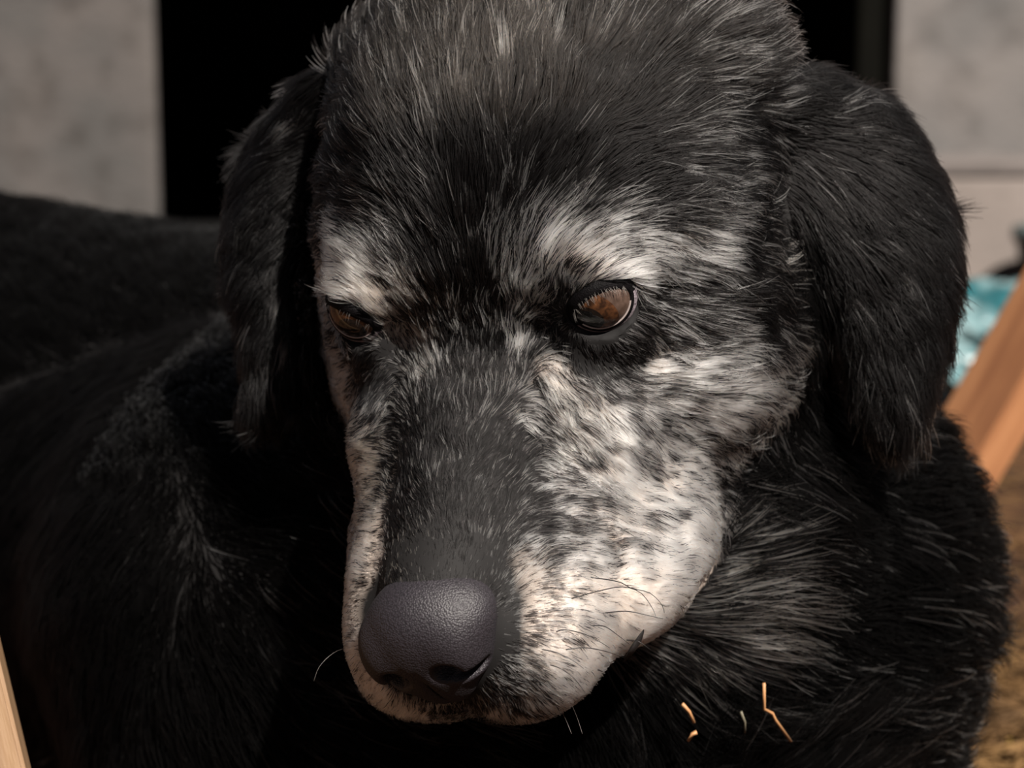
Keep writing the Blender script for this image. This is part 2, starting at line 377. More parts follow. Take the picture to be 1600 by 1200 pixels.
def body_field(P):
    d = rcone(P, (0.03, 0.975, 0.385), (0.03, 1.03, 0.235), 0.105, 0.135)          # neck and throat
    d = smin(d, ell(P, (0.035, 1.02, 0.21), (0.145, 0.13, 0.15)), 0.05)            # chest
    d = smin(d, ell(P, (0.075, 0.93, 0.285), (0.05, 0.05, 0.055)), 0.03)            # folds of the throat
    d = smin(d, rcone(P, (-0.08, 1.18, 0.20), (-0.42, 1.55, 0.185), 0.155, 0.165), 0.05)  # trunk
    d = smin(d, rcone(P, (-0.10, 1.06, 0.22), (-0.09, 0.98, 0.06), 0.11, 0.07), 0.06)    # right shoulder
    d = smin(d, rcone(P, (0.12, 1.08, 0.18), (0.11, 0.98, 0.06), 0.07, 0.06), 0.06)      # left shoulder
    d = smin(d, ell(P, (0.125, 1.05, 0.245), (0.075, 0.085, 0.085)), 0.05)              # left side of the ruff
    d = smin(d, rcone(P, (-0.08, 1.02, 0.05), (-0.05, 0.76, 0.035), 0.05, 0.032), 0.04)  # right foreleg
    d = smin(d, rcone(P, (0.11, 1.0, 0.05), (0.10, 0.74, 0.035), 0.05, 0.032), 0.04)     # left foreleg
    return d
def dog_field(P):
    d = body_field(P)
    inside = np.linalg.norm(P - from_head((0, -3, -2)), axis=-1) < 0.26
    if inside.any():
        Q = P[inside]
        h = head_field(Q)
        for k in (0, 1): h = smin(h, ear_field(Q, k), 0.014)
        d = d.copy(); d[inside] = smin(d[inside], h, 0.02)
    return d
FUR_GUIDES = """
h 0.66 9.92 -2.18 -0.16 -0.94 0.31 0.35 0.02 12 0.3
h -0.59 9.26 -1.98 -0.45 -0.89 0.10 0.35 0.12 12 1
h 1.47 9.13 -2.47 0.02 -0.97 0.26 0.4 0.06 12 0.3
h 0.48 7.70 -1.55 -0.17 -0.94 0.28 0.5 0.02 14 0.3
h -1.42 6.89 -1.77 -0.41 -0.91 -0.07 0.5 0.05 14 0.6
h 1.83 6.64 -2.12 0.23 -0.97 0.02 0.5 0.05 14 0.3
h -0.18 5.39 -0.91 -0.19 -0.95 0.23 0.6 0.05 16 0.3
h 1.79 4.86 -1.53 0.32 -0.95 -0.04 0.6 0.08 16 0.3
h -1.70 4.61 -1.36 -0.41 -0.91 -0.10 0.6 0.12 16 0.5
h 0.12 3.25 -0.35 -0.17 -0.95 0.25 0.7 0.12 20 0.3
h -1.91 2.39 -0.80 -0.39 -0.92 0.05 0.8 0.48 20 0.4
h 1.53 2.92 -0.74 0.02 -0.96 0.26 0.8 0.2 20 0.3
h 2.36 3.26 -1.35 0.79 0.32 -0.53 0.8 0.48 20 0.4
h 0.35 1.70 0.23 0.01 -0.75 0.66 0.9 0.14 25 0.2
h -0.83 1.32 0.54 -0.03 -0.51 0.86 1 0.28 25 0.4
h -2.10 1.07 -0.24 -0.33 -0.75 0.57 0.9 0.53 25 0.5
h 1.57 1.41 -0.11 0.12 -0.73 0.67 1 0.3 25 0.2
h 2.35 0.81 -0.12 0.21 -0.53 0.82 0.9 0.63 25 0.4
h 0.64 0.76 2.00 0.17 -0.40 0.90 1.1 0.03 25 0.2
h -0.47 0.65 2.26 -0.25 -0.44 0.86 1.1 0.08 25 0.2
h -1.84 0.76 1.57 -0.38 -0.22 0.90 1 0.63 25 0.5
h 1.78 0.62 2.09 0.35 -0.37 0.86 1.2 0.28 25 0.1
h 2.77 0.17 2.76 0.41 -0.58 0.71 1.2 0.73 28 0.1
h 2.83 0.64 1.76 0.45 -0.16 0.88 1.1 0.73 28 0.1
h 2.16 -0.21 3.33 0.43 -0.62 0.66 1.3 0.25 28 0.1
h 3.85 0.10 2.63 0.80 -0.51 0.31 1.2 0.88 25 0.1
h 4.47 -0.40 2.85 0.88 -0.47 -0.03 1.3 0.58 22 0.1
h 5.07 0.04 2.21 0.88 -0.39 -0.27 1.1 0.83 22 0.1
h 6.06 -0.74 1.45 0.47 -0.56 -0.68 1.2 0.73 22 0.1
h 6.12 -1.25 2.13 0.66 -0.54 -0.52 1.3 0.48 22 0.1
h 7.60 -2.28 0.69 0.66 -0.47 -0.58 1.4 0.73 22 0
h 6.81 -1.26 0.35 0.68 -0.31 -0.67 1.3 0.53 22 0.1
h 8.00 -2.01 -0.70 0.53 -0.40 -0.75 1.5 0.15 22 0.1
h 3.64 -0.86 3.50 0.66 -0.70 0.27 1.4 0.08 22 0.1
h 0.89 -0.38 3.83 0.10 -0.57 0.82 1.3 0.01 22 0.1
h -0.52 -0.16 3.56 -0.39 -0.53 0.75 1.2 0.04 22 0.1
h -2.02 -0.07 3.18 -0.71 -0.50 0.50 1.1 0.3 22 0.2
h -2.61 0.39 2.45 -0.81 -0.33 0.48 1 0.85 25 0.4
h -3.59 0.14 2.59 -0.93 -0.36 0.04 1 0.88 25 0.3
h -4.92 -0.84 2.39 -0.66 -0.62 -0.43 1 0.88 25 0.1
h -6.80 -2.42 -0.12 -0.43 -0.68 -0.59 0.9 0.92 25 0.2
h -4.00 0.54 2.10 -0.94 -0.31 0.10 0.8 0.85 22 0.4
h -2.89 0.68 1.71 -0.46 -0.17 0.87 0.8 0.85 22 0.5
h -3.58 -0.60 3.26 -0.88 -0.48 -0.05 1.1 0.48 22 0.1
h -2.80 0.74 0.10 -0.05 -0.21 0.98 0.7 0.73 22 0.6
h -5.50 0.68 0.81 0.41 0.69 0.60 0.7 0.58 22 0.2
h -7.45 -1.72 -2.94 -0.43 -0.66 -0.61 0.8 0.78 25 0.3
h -7.25 -1.32 -4.20 0.41 0.66 0.63 0.8 0.75 25 0.4
h -6.68 -0.25 -5.00 0.41 0.65 0.64 0.8 0.75 25 0.5
h -3.72 2.80 -1.56 -0.82 0.32 -0.46 0.6 0.48 18 0.6
h -3.18 2.00 -1.13 -0.20 0.93 -0.32 0.5 0.05 14 0.5
h -3.78 1.37 -0.48 -0.49 0.26 -0.83 0.4 0 12 0.2
h -3.76 3.92 -2.31 -0.91 -0.08 -0.42 0.7 0.83 22 0.7
h -3.77 4.90 -3.21 -0.77 -0.32 -0.56 0.7 0.78 22 0.7
h -3.02 4.47 -2.40 -0.82 -0.57 -0.07 0.5 0.3 18 0.8
h -3.29 7.28 -3.52 -0.81 -0.40 -0.43 0.5 0.9 20 0.3
h -3.45 8.70 -4.20 -0.81 -0.34 -0.47 0.45 0.97 20 0.1
h -3.33 9.89 -4.77 -0.79 -0.31 -0.52 0.45 0.97 20 0.1
h -3.16 10.85 -5.95 -0.70 -0.19 -0.69 0.5 0.97 20 0.1
h -2.75 11.08 -7.36 -0.50 -0.34 -0.80 0.55 0.95 25 0.2
h -1.86 10.98 -8.16 -0.41 -0.46 -0.79 0.6 0.85 30 0.3
h -0.53 10.50 -8.73 0.38 0.58 0.72 0.6 0.7 30 0.3
h 1.68 11.25 -7.37 -0.13 -0.18 -0.97 0.6 0.6 28 0.1
h 2.90 11.08 -6.89 0.23 -0.14 -0.96 0.6 0.75 22 0
h 3.37 10.56 -5.56 0.69 -0.10 -0.72 0.6 0.96 18 0
h 3.97 10.28 -7.21 0.12 -0.40 -0.91 0.6 0.95 22 0
h 2.97 10.11 -4.65 0.86 -0.16 -0.48 0.5 0.9 16 0
h 2.79 8.97 -3.91 0.85 -0.41 -0.32 0.5 0.72 16 0
h 3.58 9.43 -4.65 0.80 -0.29 -0.52 0.6 0.9 16 0
h 4.60 8.83 -6.98 0.05 -0.54 -0.84 0.6 0.98 18 0
h 5.46 7.06 -7.43 0.39 -0.44 -0.81 0.6 1 18 0
h 4.62 7.84 -5.21 0.42 -0.54 -0.73 0.65 0.96 18 0
h 5.89 6.02 -6.66 0.52 -0.44 -0.73 0.7 0.97 20 0
h 6.61 4.47 -7.12 0.33 -0.53 -0.78 0.8 0.92 22 0
h 3.25 7.81 -3.65 0.86 -0.41 -0.32 0.6 0.6 18 0
h 4.53 6.54 -4.46 0.50 -0.52 -0.70 0.7 0.7 18 0
h 5.71 4.95 -5.59 0.63 -0.31 -0.72 0.8 0.78 20 0
h 6.75 2.56 -6.93 0.22 -0.50 -0.83 0.9 0.92 22 0
h 3.04 6.30 -3.12 0.82 -0.48 -0.32 0.6 0.3 18 0.1
h 3.89 5.45 -3.43 0.79 -0.21 -0.58 0.7 0.73 18 0.1
h 5.06 4.32 -4.05 0.49 -0.23 -0.84 0.8 0.91 20 0.1
h 6.18 2.49 -5.39 0.35 -0.35 -0.87 0.9 0.81 22 0.1
h 6.91 0.06 -7.31 -0.01 -0.55 -0.83 1.1 0.58 24 0.2
h 3.24 4.53 -2.53 0.81 0.26 -0.52 0.7 0.55 18 0.2
h 4.46 3.78 -2.42 0.70 0.19 -0.69 0.8 0.78 20 0.3
h 5.65 2.81 -3.15 0.44 -0.36 -0.82 0.9 0.73 22 0.1
h 6.74 0.85 -4.57 0.42 -0.47 -0.78 1.1 0.75 24 0.1
h 7.93 -0.33 -5.49 0.29 -0.48 -0.83 1.2 0.75 26 0.1
h 8.65 -1.83 -6.39 -0.02 -0.60 -0.80 1.3 0.63 28 0.2
h 2.99 3.33 -1.61 0.62 0.62 -0.49 0.7 0.63 20 0.4
h 3.05 2.01 -1.10 0.47 0.82 -0.33 0.8 0.91 22 0.4
h 3.99 2.59 -1.48 0.62 0.65 -0.43 0.8 0.78 22 0.5
h 5.29 2.01 -2.12 0.68 -0.21 -0.70 0.9 0.63 22 0.2
h 4.89 1.46 -1.42 0.46 0.15 -0.88 0.5 0.1 16 0.2
h 4.17 1.42 -0.68 0.22 0.28 -0.93 0.35 0 12 0.2
h 5.53 0.97 -0.73 0.46 -0.30 -0.84 0.5 0.06 14 0.2
h 2.85 0.58 0.23 -0.57 0.24 -0.79 0.3 0.06 10 0.2
h 3.51 0.66 1.73 0.39 -0.24 0.89 0.35 0 10 0.2
h 6.08 0.77 -2.46 0.69 -0.36 -0.63 1 0.75 22 0.1
h 6.37 -0.11 -1.51 0.62 -0.42 -0.66 1 0.63 22 0.1
h 6.49 -0.65 -0.53 0.71 -0.27 -0.65 1 0.3 22 0.1
h 7.64 -0.68 -2.42 0.68 -0.41 -0.60 1.3 0.68 24 0.1
h 7.49 -0.03 -3.61 0.70 -0.43 -0.58 1.3 0.81 24 0.1
h 8.73 -1.60 -3.97 0.35 -0.48 -0.80 1.4 0.53 26 0.1
h 7.91 -1.40 -1.61 0.58 -0.39 -0.72 1.4 0.3 24 0.1
h 8.95 -2.85 -3.02 0.23 -0.30 -0.92 1.5 0.12 26 0.2
h 9.41 -5.38 -4.46 -0.24 -0.71 -0.66 1.5 0.25 26 0.5
h 9.68 -5.99 -3.19 -0.23 -0.71 -0.67 1.5 0.25 26 0.6
h 9.10 -6.94 -1.86 0.26 0.76 0.60 1.4 0.12 24 0.2
h 8.66 -3.36 -0.78 0.31 -0.40 -0.86 1.5 0.12 24 0.1
h 7.13 -3.02 2.22 0.73 -0.41 -0.55 1.5 0.24 22 0.1
h 8.28 -4.27 1.36 0.49 -0.45 -0.75 1.5 0.3 22 0.1
h 8.84 -6.58 0.53 0.12 -0.61 -0.79 1.5 0.2 22 0.1
h 7.08 -4.34 3.09 0.70 -0.49 -0.52 1.6 0.18 22 0.1
h 8.14 -6.40 2.44 0.46 -0.60 -0.65 1.6 0.2 22 0.1
h 6.08 -2.52 3.01 0.76 -0.53 -0.39 1.5 0.03 22 0.1
h 5.12 -3.00 4.08 0.74 -0.66 -0.15 1.6 0.01 22 0.1
h 3.45 -1.95 4.54 0.45 -0.78 0.43 1.6 0.01 22 0.1
h 1.22 -1.48 5.12 0.03 -0.71 0.70 1.6 0.01 22 0.1
h -1.10 -1.12 4.77 -0.49 -0.63 0.60 1.5 0.04 22 0.1
h -3.31 -1.61 4.24 -0.74 -0.67 -0.03 1.4 0.08 22 0.1
h -5.78 -3.05 2.61 -0.61 -0.64 -0.47 1.3 0.1 22 0.1
h 1.18 -3.04 6.32 -0.07 -0.86 0.51 1.9 0.08 24 0.5
h -1.13 -2.99 6.30 -0.36 -0.83 0.43 1.8 0.1 24 0.5
h -3.69 -3.20 5.23 -0.66 -0.74 -0.16 1.6 0.06 24 0.2
h -6.66 -5.15 2.70 -0.43 -0.71 -0.56 1.4 0.08 24 0.1
h 3.23 -3.43 5.82 0.11 -0.88 0.45 1.8 0.04 24 0.4
h 4.84 -4.81 5.39 0.32 -0.94 0.12 1.8 0.02 24 0.2
h 6.59 -5.83 4.15 0.60 -0.74 -0.30 1.8 0.06 24 0.1
h 8.08 -7.99 3.44 0.59 -0.73 -0.35 1.8 0.2 24 0.1
h -0.24 -5.12 7.28 -0.26 -0.94 0.24 2.1 0.1 28 0.5
h 1.96 -5.42 7.10 -0.12 -0.96 0.26 2.1 0.1 28 0.5
h -2.24 -5.11 6.94 -0.42 -0.90 0.13 2 0.1 28 0.4
h 3.84 -6.60 6.56 0.02 -0.99 0.11 2 0.05 28 0.3
h 5.64 -7.71 5.54 0.24 -0.97 0.02 2 0.06 26 0.2
h 7.13 -8.54 4.77 0.56 -0.83 -0.03 2 0.2 26 0.1
h 8.60 -8.98 3.45 0.55 -0.68 -0.48 1.9 0.2 26 0.1
h -4.42 -6.21 5.74 -0.50 -0.77 -0.39 1.8 0.06 26 0.2
h 7.17 -1.03 -8.45 0.28 0.68 0.68 1.3 0.04 22 0.3
h 7.80 -1.95 -8.10 0.27 0.69 0.67 1.3 0.12 24 0.3
h 6.07 4.98 -9.87 0.30 0.62 0.73 0.5 0.95 10 0
h 5.05 6.61 -9.65 -0.29 -0.60 -0.74 0.4 0.97 14 0.2
h 2.15 9.71 -3.68 0.45 -0.88 -0.17 0.35 0.12 14 0.1
h 2.25 10.36 -4.35 0.85 -0.27 -0.46 0.35 0.12 14 0.1
h 2.13 10.86 -5.04 0.72 0.10 -0.69 0.35 0.15 14 0.1
h 1.48 11.28 -6.18 0.25 0.12 -0.96 0.4 0.12 18 0.1
h 0.02 10.88 -7.65 -0.30 -0.33 -0.90 0.4 0.3 22 0.2
h 2.66 10.98 -5.70 0.65 0.05 -0.76 0.5 0.6 18 0.1
h -2.83 9.56 -4.18 -0.81 -0.54 -0.24 0.3 0.3 12 0.1
h -7.23 -1.80 -3.35 0.42 0.67 0.62 0.8 0.92 25 0.3
h -6.68 -0.62 -3.54 -0.50 -0.62 -0.61 0.8 0.92 25 0.4
h -6.30 0.07 -4.19 -0.55 -0.57 -0.60 0.8 0.92 25 0.5
h -4.44 3.40 -2.50 -0.64 -0.50 -0.58 0.8 0.92 25 0.6
h -4.02 4.44 -3.05 -0.78 -0.36 -0.51 0.7 0.92 25 0.6
b 0.075 0.878 0.304 0.76 0.22 0.61 2.2 0.33 20 0.55
b 0.089 0.881 0.301 0.85 0.37 0.38 2.4 0.38 20 0.55
b 0.102 0.885 0.287 0.86 0.50 -0.06 2.4 0.33 20 0.55
b 0.085 0.878 0.284 0.97 0.24 0.08 2.4 0.58 20 0.55
b 0.070 0.876 0.275 1.00 0.05 -0.02 2.2 0.58 20 0.55
b 0.078 0.879 0.258 0.94 0.22 -0.26 2.4 0.43 22 0.55
b 0.095 0.884 0.262 0.87 0.43 -0.23 2.4 0.48 22 0.55
b 0.068 0.880 0.251 0.53 0.22 -0.82 2 0.25 22 0.7
b 0.109 0.890 0.273 0.76 0.60 -0.26 2.2 0.15 22 0.5
b 0.122 0.901 0.282 0.63 0.73 -0.27 2.4 0.01 22 0.5
b 0.122 0.904 0.261 0.63 0.73 -0.29 2.4 0.01 22 0.5
b 0.112 0.899 0.241 0.74 0.61 -0.28 2.4 0.015 22 0.5
b 0.092 0.889 0.237 0.74 0.43 -0.51 2.4 0.02 22 0.5
b 0.061 0.882 0.237 0.42 0.19 -0.89 2.4 0.01 22 0.5
b 0.108 0.892 0.306 0.80 0.57 -0.16 2.4 0.015 22 0.5
b 0.097 0.891 0.321 0.64 0.07 -0.76 2.2 0.03 25 0.4
b 0.125 0.910 0.306 0.58 0.72 -0.38 2.8 0.02 25 0.2
b 0.141 0.925 0.249 0.68 0.65 -0.33 3 0.03 25 0.1
b 0.172 0.958 0.252 0.61 0.67 -0.43 3.2 0.05 36 0.1
b 0.183 0.983 0.272 0.54 0.75 -0.38 3.2 0.012 38 0.1
b 0.166 0.949 0.219 0.64 0.76 -0.14 3 0.08 25 0.1
b 0.114 0.903 0.216 0.72 0.41 0.57 3 0.07 25 0.1
b 0.142 0.925 0.208 0.74 0.67 0.06 3 0.09 25 0.1
b 0.176 0.968 0.186 0.47 0.81 -0.34 3 0.09 25 0.1
b 0.074 0.886 0.222 0.31 -0.04 0.95 3 0.01 25 0.1
b 0.049 0.882 0.224 0.21 0.06 -0.97 2.5 0.005 25 0.1
b 0.025 0.882 0.219 0.30 0.02 -0.95 2.5 0.005 25 0.1
b -0.051 0.905 0.210 0.88 -0.46 -0.13 3 0.14 25 0.1
b -0.071 0.917 0.225 0.84 -0.50 -0.20 3 0.14 25 0.1
b -0.082 0.929 0.261 0.81 -0.57 -0.09 3 0.12 25 0.1
b -0.099 0.947 0.282 0.81 -0.59 -0.01 3 0.05 25 0.1
b -0.106 0.978 0.315 0.61 -0.79 -0.08 3 0.004 25 0.1
b -0.118 0.946 0.242 0.54 -0.47 -0.70 3 0.001 25 0.1
b -0.132 1.039 0.329 0.30 -0.95 -0.10 2.5 0.001 25 0.1
b -0.196 1.216 0.342 -0.41 0.90 0.12 2.5 0 25 0.1
b -0.241 1.289 0.347 -0.39 0.91 0.09 2.5 0 25 0.1
b -0.167 1.248 0.353 -0.19 0.98 0.05 2.5 0 25 0.1
b -0.214 1.122 0.280 -0.56 -0.07 -0.82 2.5 0 25 0.1
b -0.161 0.977 0.260 -0.36 -0.16 -0.92 2.5 0 25 0.1
n 0.103 0.906 0.463 0.87 0.49 -0.05 1.8 0.03 22 0.2
n 0.119 0.920 0.466 0.87 0.47 -0.16 1.8 0.03 22 0.2
n 0.134 0.923 0.456 0.88 0.31 -0.36 1.9 0.025 22 0.2
n 0.147 0.921 0.439 0.65 0.44 -0.62 1.9 0.03 22 0.2
n 0.118 0.905 0.431 0.66 -0.08 -0.74 1.9 0.06 22 0.5
n 0.133 0.906 0.426 0.62 -0.08 -0.78 1.9 0.04 22 0.4
n 0.157 0.918 0.420 0.61 0.28 -0.74 1.9 0.03 22 0.2
n 0.126 0.903 0.403 0.39 0.03 -0.92 1.9 0.07 22 0.5
n 0.146 0.906 0.400 0.47 0.14 -0.87 1.9 0.06 22 0.4
n 0.159 0.913 0.393 0.33 0.29 -0.90 1.9 0.02 22 0.2
n 0.134 0.904 0.373 0.31 -0.00 -0.95 1.9 0.05 22 0.4
n 0.152 0.907 0.372 0.23 0.02 -0.97 1.9 0.03 22 0.3
n 0.143 0.905 0.353 0.20 0.20 -0.96 2 0.09 22 0.4
n 0.152 0.907 0.352 -0.04 0.11 -0.99 2 0.06 22 0.4
n 0.148 0.907 0.343 0.14 0.45 -0.88 2.1 0.08 20 0.4
f -0.080 0.949 0.451 -0.79 0.23 -0.57 1.4 0.03 24 0.2
f -0.094 0.952 0.436 -0.74 0.20 -0.64 1.5 0.02 24 0.2
f -0.096 0.945 0.414 -0.50 0.01 -0.87 1.5 0.02 24 0.2
f -0.087 0.943 0.419 -0.41 -0.11 -0.90 1.4 0.06 24 0.3
f -0.093 0.938 0.394 -0.29 -0.14 -0.95 1.5 0.06 24 0.3
f -0.101 0.942 0.394 -0.60 0.14 -0.79 1.5 0.03 24 0.2
f -0.093 0.934 0.375 -0.11 -0.13 -0.99 1.5 0.06 24 0.3
f -0.095 0.933 0.357 -0.01 -0.11 -0.99 1.5 0.03 22 0.2
f -0.096 0.932 0.347 -0.11 -0.04 -0.99 1.5 0.03 22 0.2
"""
WHISKERS = (
    (0, ((0.0272, 0.8025, 0.3112), (0.0370, 0.8090, 0.3077), (0.0415, 0.8102, 0.3050), (0.0480, 0.8129, 0.3025), (0.0523, 0.8142, 0.2982), (0.0535, 0.8134, 0.2949))),
    (0, ((0.0204, 0.7953, 0.3058), (0.0321, 0.8035, 0.3065), (0.0390, 0.8082, 0.3060), (0.0449, 0.8106, 0.3032), (0.0488, 0.8113, 0.2979), (0.0504, 0.8108, 0.2945))),
    (0, ((0.0315, 0.8031, 0.2981), (0.0400, 0.8088, 0.2970), (0.0480, 0.8123, 0.2943), (0.0530, 0.8133, 0.2928))),
    (0, ((0.0271, 0.7972, 0.2954), (0.0320, 0.7993, 0.2945), (0.0368, 0.8016, 0.2905), (0.0409, 0.8033, 0.2867))),
    (0, ((0.0151, 0.7885, 0.2961), (0.0183, 0.7882, 0.2969), (0.0249, 0.7897, 0.2948), (0.0298, 0.7911, 0.2918), (0.0336, 0.7925, 0.2889))),
    (0, ((0.0184, 0.7887, 0.2896), (0.0250, 0.7905, 0.2897), (0.0324, 0.7949, 0.2869), (0.0389, 0.8013, 0.2825))),
    (0, ((0.0102, 0.7859, 0.2906), (0.0154, 0.7847, 0.2898), (0.0207, 0.7843, 0.2872), (0.0244, 0.7837, 0.2845))),
    (0, ((0.0131, 0.7864, 0.2849), (0.0168, 0.7852, 0.2839), (0.0212, 0.7851, 0.2805), (0.0249, 0.7861, 0.2752))),
    (0, ((0.0070, 0.7862, 0.2797), (0.0111, 0.7831, 0.2792), (0.0154, 0.7811, 0.2760))),
    (0, ((0.0405, 0.8168, 0.2839), (0.0444, 0.8141, 0.2843), (0.0487, 0.8138, 0.2814))),
    (1, ((0.0164, 0.7963, 0.2662), (0.0189, 0.8049, 0.2585), (0.0209, 0.8032, 0.2539))),
    (1, ((0.0207, 0.7999, 0.2661), (0.0229, 0.8050, 0.2591), (0.0247, 0.8031, 0.2539))),
    (1, ((-0.0546, 0.8082, 0.2844), (-0.0626, 0.8212, 0.2782), (-0.0681, 0.8183, 0.2739), (-0.0703, 0.8163, 0.2687))),
)
CHEST_STRAWS = (
    ((0.0949, 0.8669, 0.2505), (0.0955, 0.8698, 0.2393), (0.0989, 0.8718, 0.2368), (0.1003, 0.8731, 0.2337), (0.1070, 0.8786, 0.2232)),
    ((0.0639, 0.8623, 0.2440), (0.0666, 0.8633, 0.2406), (0.0687, 0.8644, 0.2359)),
    ((0.0698, 0.8653, 0.2317), (0.0681, 0.8653, 0.2310), (0.0665, 0.8656, 0.2281)),
    ((0.0865, 0.8670, 0.2392), (0.0882, 0.8686, 0.2346), (0.0884, 0.8697, 0.2298)),
)
LIP_EDGE = ((0.0466, 0.8184, 0.2872), (0.0449, 0.8192, 0.2831), (0.0423, 0.8209, 0.2783), (0.0400, 0.8289, 0.2718))
# ------------------------------------------------------------------ the dog
dog = bpy.data.objects.new('dog', None); COL.objects.link(dog)
dog.location = (0, 1.1, 0)
tag(dog, 'old black dog with a greying muzzle lying with its head lowered', 'dog')
def part(name, me, mats=(), parent=dog):
    o = link(name, me, None, mats); o.parent = parent
    o.matrix_parent_inverse = Matrix.Translation(-dog.location)
    return o

# fur guides: where, which way the hair lies, length (cm), share of white hairs (on the chest also painting lit glints), lift (degrees), tan tone
GUIDE = {}
for ln in FUR_GUIDES.strip().splitlines():
    g, *v = ln.split(); v = [float(x) for x in v]
    pos, dirn = np.array(v[:3]), np.array(v[3:6])
    if g == 'h':
        GUIDE.setdefault(g, []).append((from_head(pos), HR @ dirn, *v[6:], 1.0))
        mir = np.array([-1, 1, 1.0])
        if abs(pos[0]) > 1.0: GUIDE[g].append((from_head(pos * mir), HR @ (dirn * mir), *v[6:], 0.02))
    else:
        GUIDE.setdefault(g, []).append((pos, dirn, *v[6:], 1.0))
for p, d, L, lf in (((0, -14, 4), (0, -1, -.3), 2.2, 25), ((8, -13, -3), (.2, -1, -.3), 2.2, 25), ((-8, -13, -3), (-.2, -1, -.3), 2.2, 25),
                    ((0, -4, -11), (0, -1, 0), 2.0, 20), ((0, 6, -10), (0, -1, -.2), .8, 20), ((-8, -5, -5), (-.3, -1, -.2), 1.5, 22)):
    GUIDE['h'].append((from_head(p), HR @ np.array(d), L, 0.02, lf, 0.1, 0.3))
for p, d in (((-0.3, 1.3, 0.36), (-.6, .7, 0)), ((-0.5, 1.6, 0.36), (-.6, .7, 0)), ((-0.3, 1.2, 0.1), (-.6, .3, -.6)), ((0.1, 1.2, 0.3), (.2, .8, -.2)),
             ((0.19, 1.05, 0.3), (.5, .6, -.5)), ((-0.06, 0.8, 0.05), (0, -1, -.2)), ((0.1, 0.8, 0.05), (0, -1, -.2)), ((0.03, 0.95, 0.1), (0, -.3, -.9))):
    GUIDE['b'].append((np.array(p), np.array(d), 2.6, 0.003, 25, 0.1, 0.5))
for g in ('n', 'f'):
    G0 = EARS['nf'.index(g)]
    for i, j in ((10, 7), (30, 7), (50, 7)):                       # back and inner sides of the flaps
        GUIDE[g].append((G0[i, j] + np.array([0, 0.012, 0]), G0[i + 6, j] - G0[i, j], 1.2, 0.01, 15, 0.2, 0.4))
GTAB = {g: [np.array(c, float) for c in zip(*rows)] for g, rows in GUIDE.items()}
def guide_at(P, g, sig):
    pos, dirn, L, w, lf, tone, wt = GTAB[g]
    out = []
    p32 = (pos - HT).astype(np.float32); q32 = (p32 ** 2).sum(1)
    for c in np.array_split((P - HT).astype(np.float32), len(P) // 20000 + 1):
        d2 = (c ** 2).sum(1)[:, None] - 2 * c @ p32.T + q32[None]
        d2m = d2.min(1, keepdims=True)
        W = np.exp(-(d2 - d2m) / np.float32(2 * sig * sig)) * wt.astype(np.float32)
        W /= W.sum(1, keepdims=True)
        out.append(np.concatenate([W @ dirn, (W @ np.stack([L, w, lf, tone], 1))], 1))
    return np.concatenate(out)

# body, one continuous skin
sv, sf = surface_nets(dog_field, (-0.72, 0.66, -0.03), (0.26, 1.80, 0.54), 0.0025)
body_me = mesh_from('dog_skin', sv, sf)
e1, e2 = ear_field(sv, 0), ear_field(sv, 1)
hh = np.full(len(sv), 1.0); near_head = np.linalg.norm(sv - from_head((0, -3, -2)), axis=1) < 0.25
hh[near_head] = head_field(sv[near_head]); bb = body_field(sv)
grp = np.where(hh < bb, 0, 1); grp[(e1 < hh) & (e1 < bb)] = 2; grp[(e2 < hh) & (e2 < bb)] = 3     # head, body, ears
GK = 'hbnf'; GSIG = (0.006, 0.013, 0.012, 0.012)
vg = np.zeros((len(sv), 7))
for k in range(4):
    m = grp == k
    if m.any(): vg[m] = guide_at(sv[m], GK[k], GSIG[k])
skin_w = (np.clip((vg[:, 4] - 0.55) / 0.45, 0, 1) * np.clip((nose_block(nose_local(to_head(sv))) - 0.35) * 4, 0, 1))[:, None]
skin_c = np.array([0.006, 0.0055, 0.0055]) * (1 - skin_w) + np.array([0.48, 0.405, 0.35]) * skin_w
at_ = body_me.attributes.new('skin_tint', 'FLOAT_COLOR', 'POINT')
at_.data.foreach_set('color', np.concatenate([skin_c, np.ones((len(sv), 1))], 1).astype(np.float32).ravel())
m_skin, n, l, b = new_mat('dog_skin')
a = n.new('ShaderNodeAttribute'); a.attribute_name = 'skin_tint'; l.new(a.outputs['Color'], b.inputs['Base Color']); b.inputs['Roughness'].default_value = 0.75
b.inputs['Specular IOR Level'].default_value = 0.2
part('body', body_me, [m_skin])

# hair material: colour comes from each hair
def hair_mat(name, rough, ior):
    m = bpy.data.materials.new(name); m.use_nodes = True
    n, l = m.node_tree.nodes, m.node_tree.links; n.clear()
    o_ = n.new('ShaderNodeOutputMaterial'); hb = n.new('ShaderNodeBsdfHairPrincipled'); hb.parametrization = 'COLOR'
    hb.inputs['Roughness'].default_value = rough; hb.inputs['Radial Roughness'].default_value = 0.5; hb.inputs['IOR'].default_value = ior
    a = n.new('ShaderNodeAttribute'); a.attribute_name = 'tint'
    l.new(a.outputs['Color'], hb.inputs['Color']); l.new(hb.outputs['BSDF'], o_.inputs['Surface'])
    return m
m_hair = hair_mat('hair', 0.38, 1.21)
m_ear = hair_mat('ear_hair', 0.42, 1.22)
m_shaded = hair_mat('shaded_coat', 0.55, 1.08)  # body coat: shadow imitated by hair with less shine

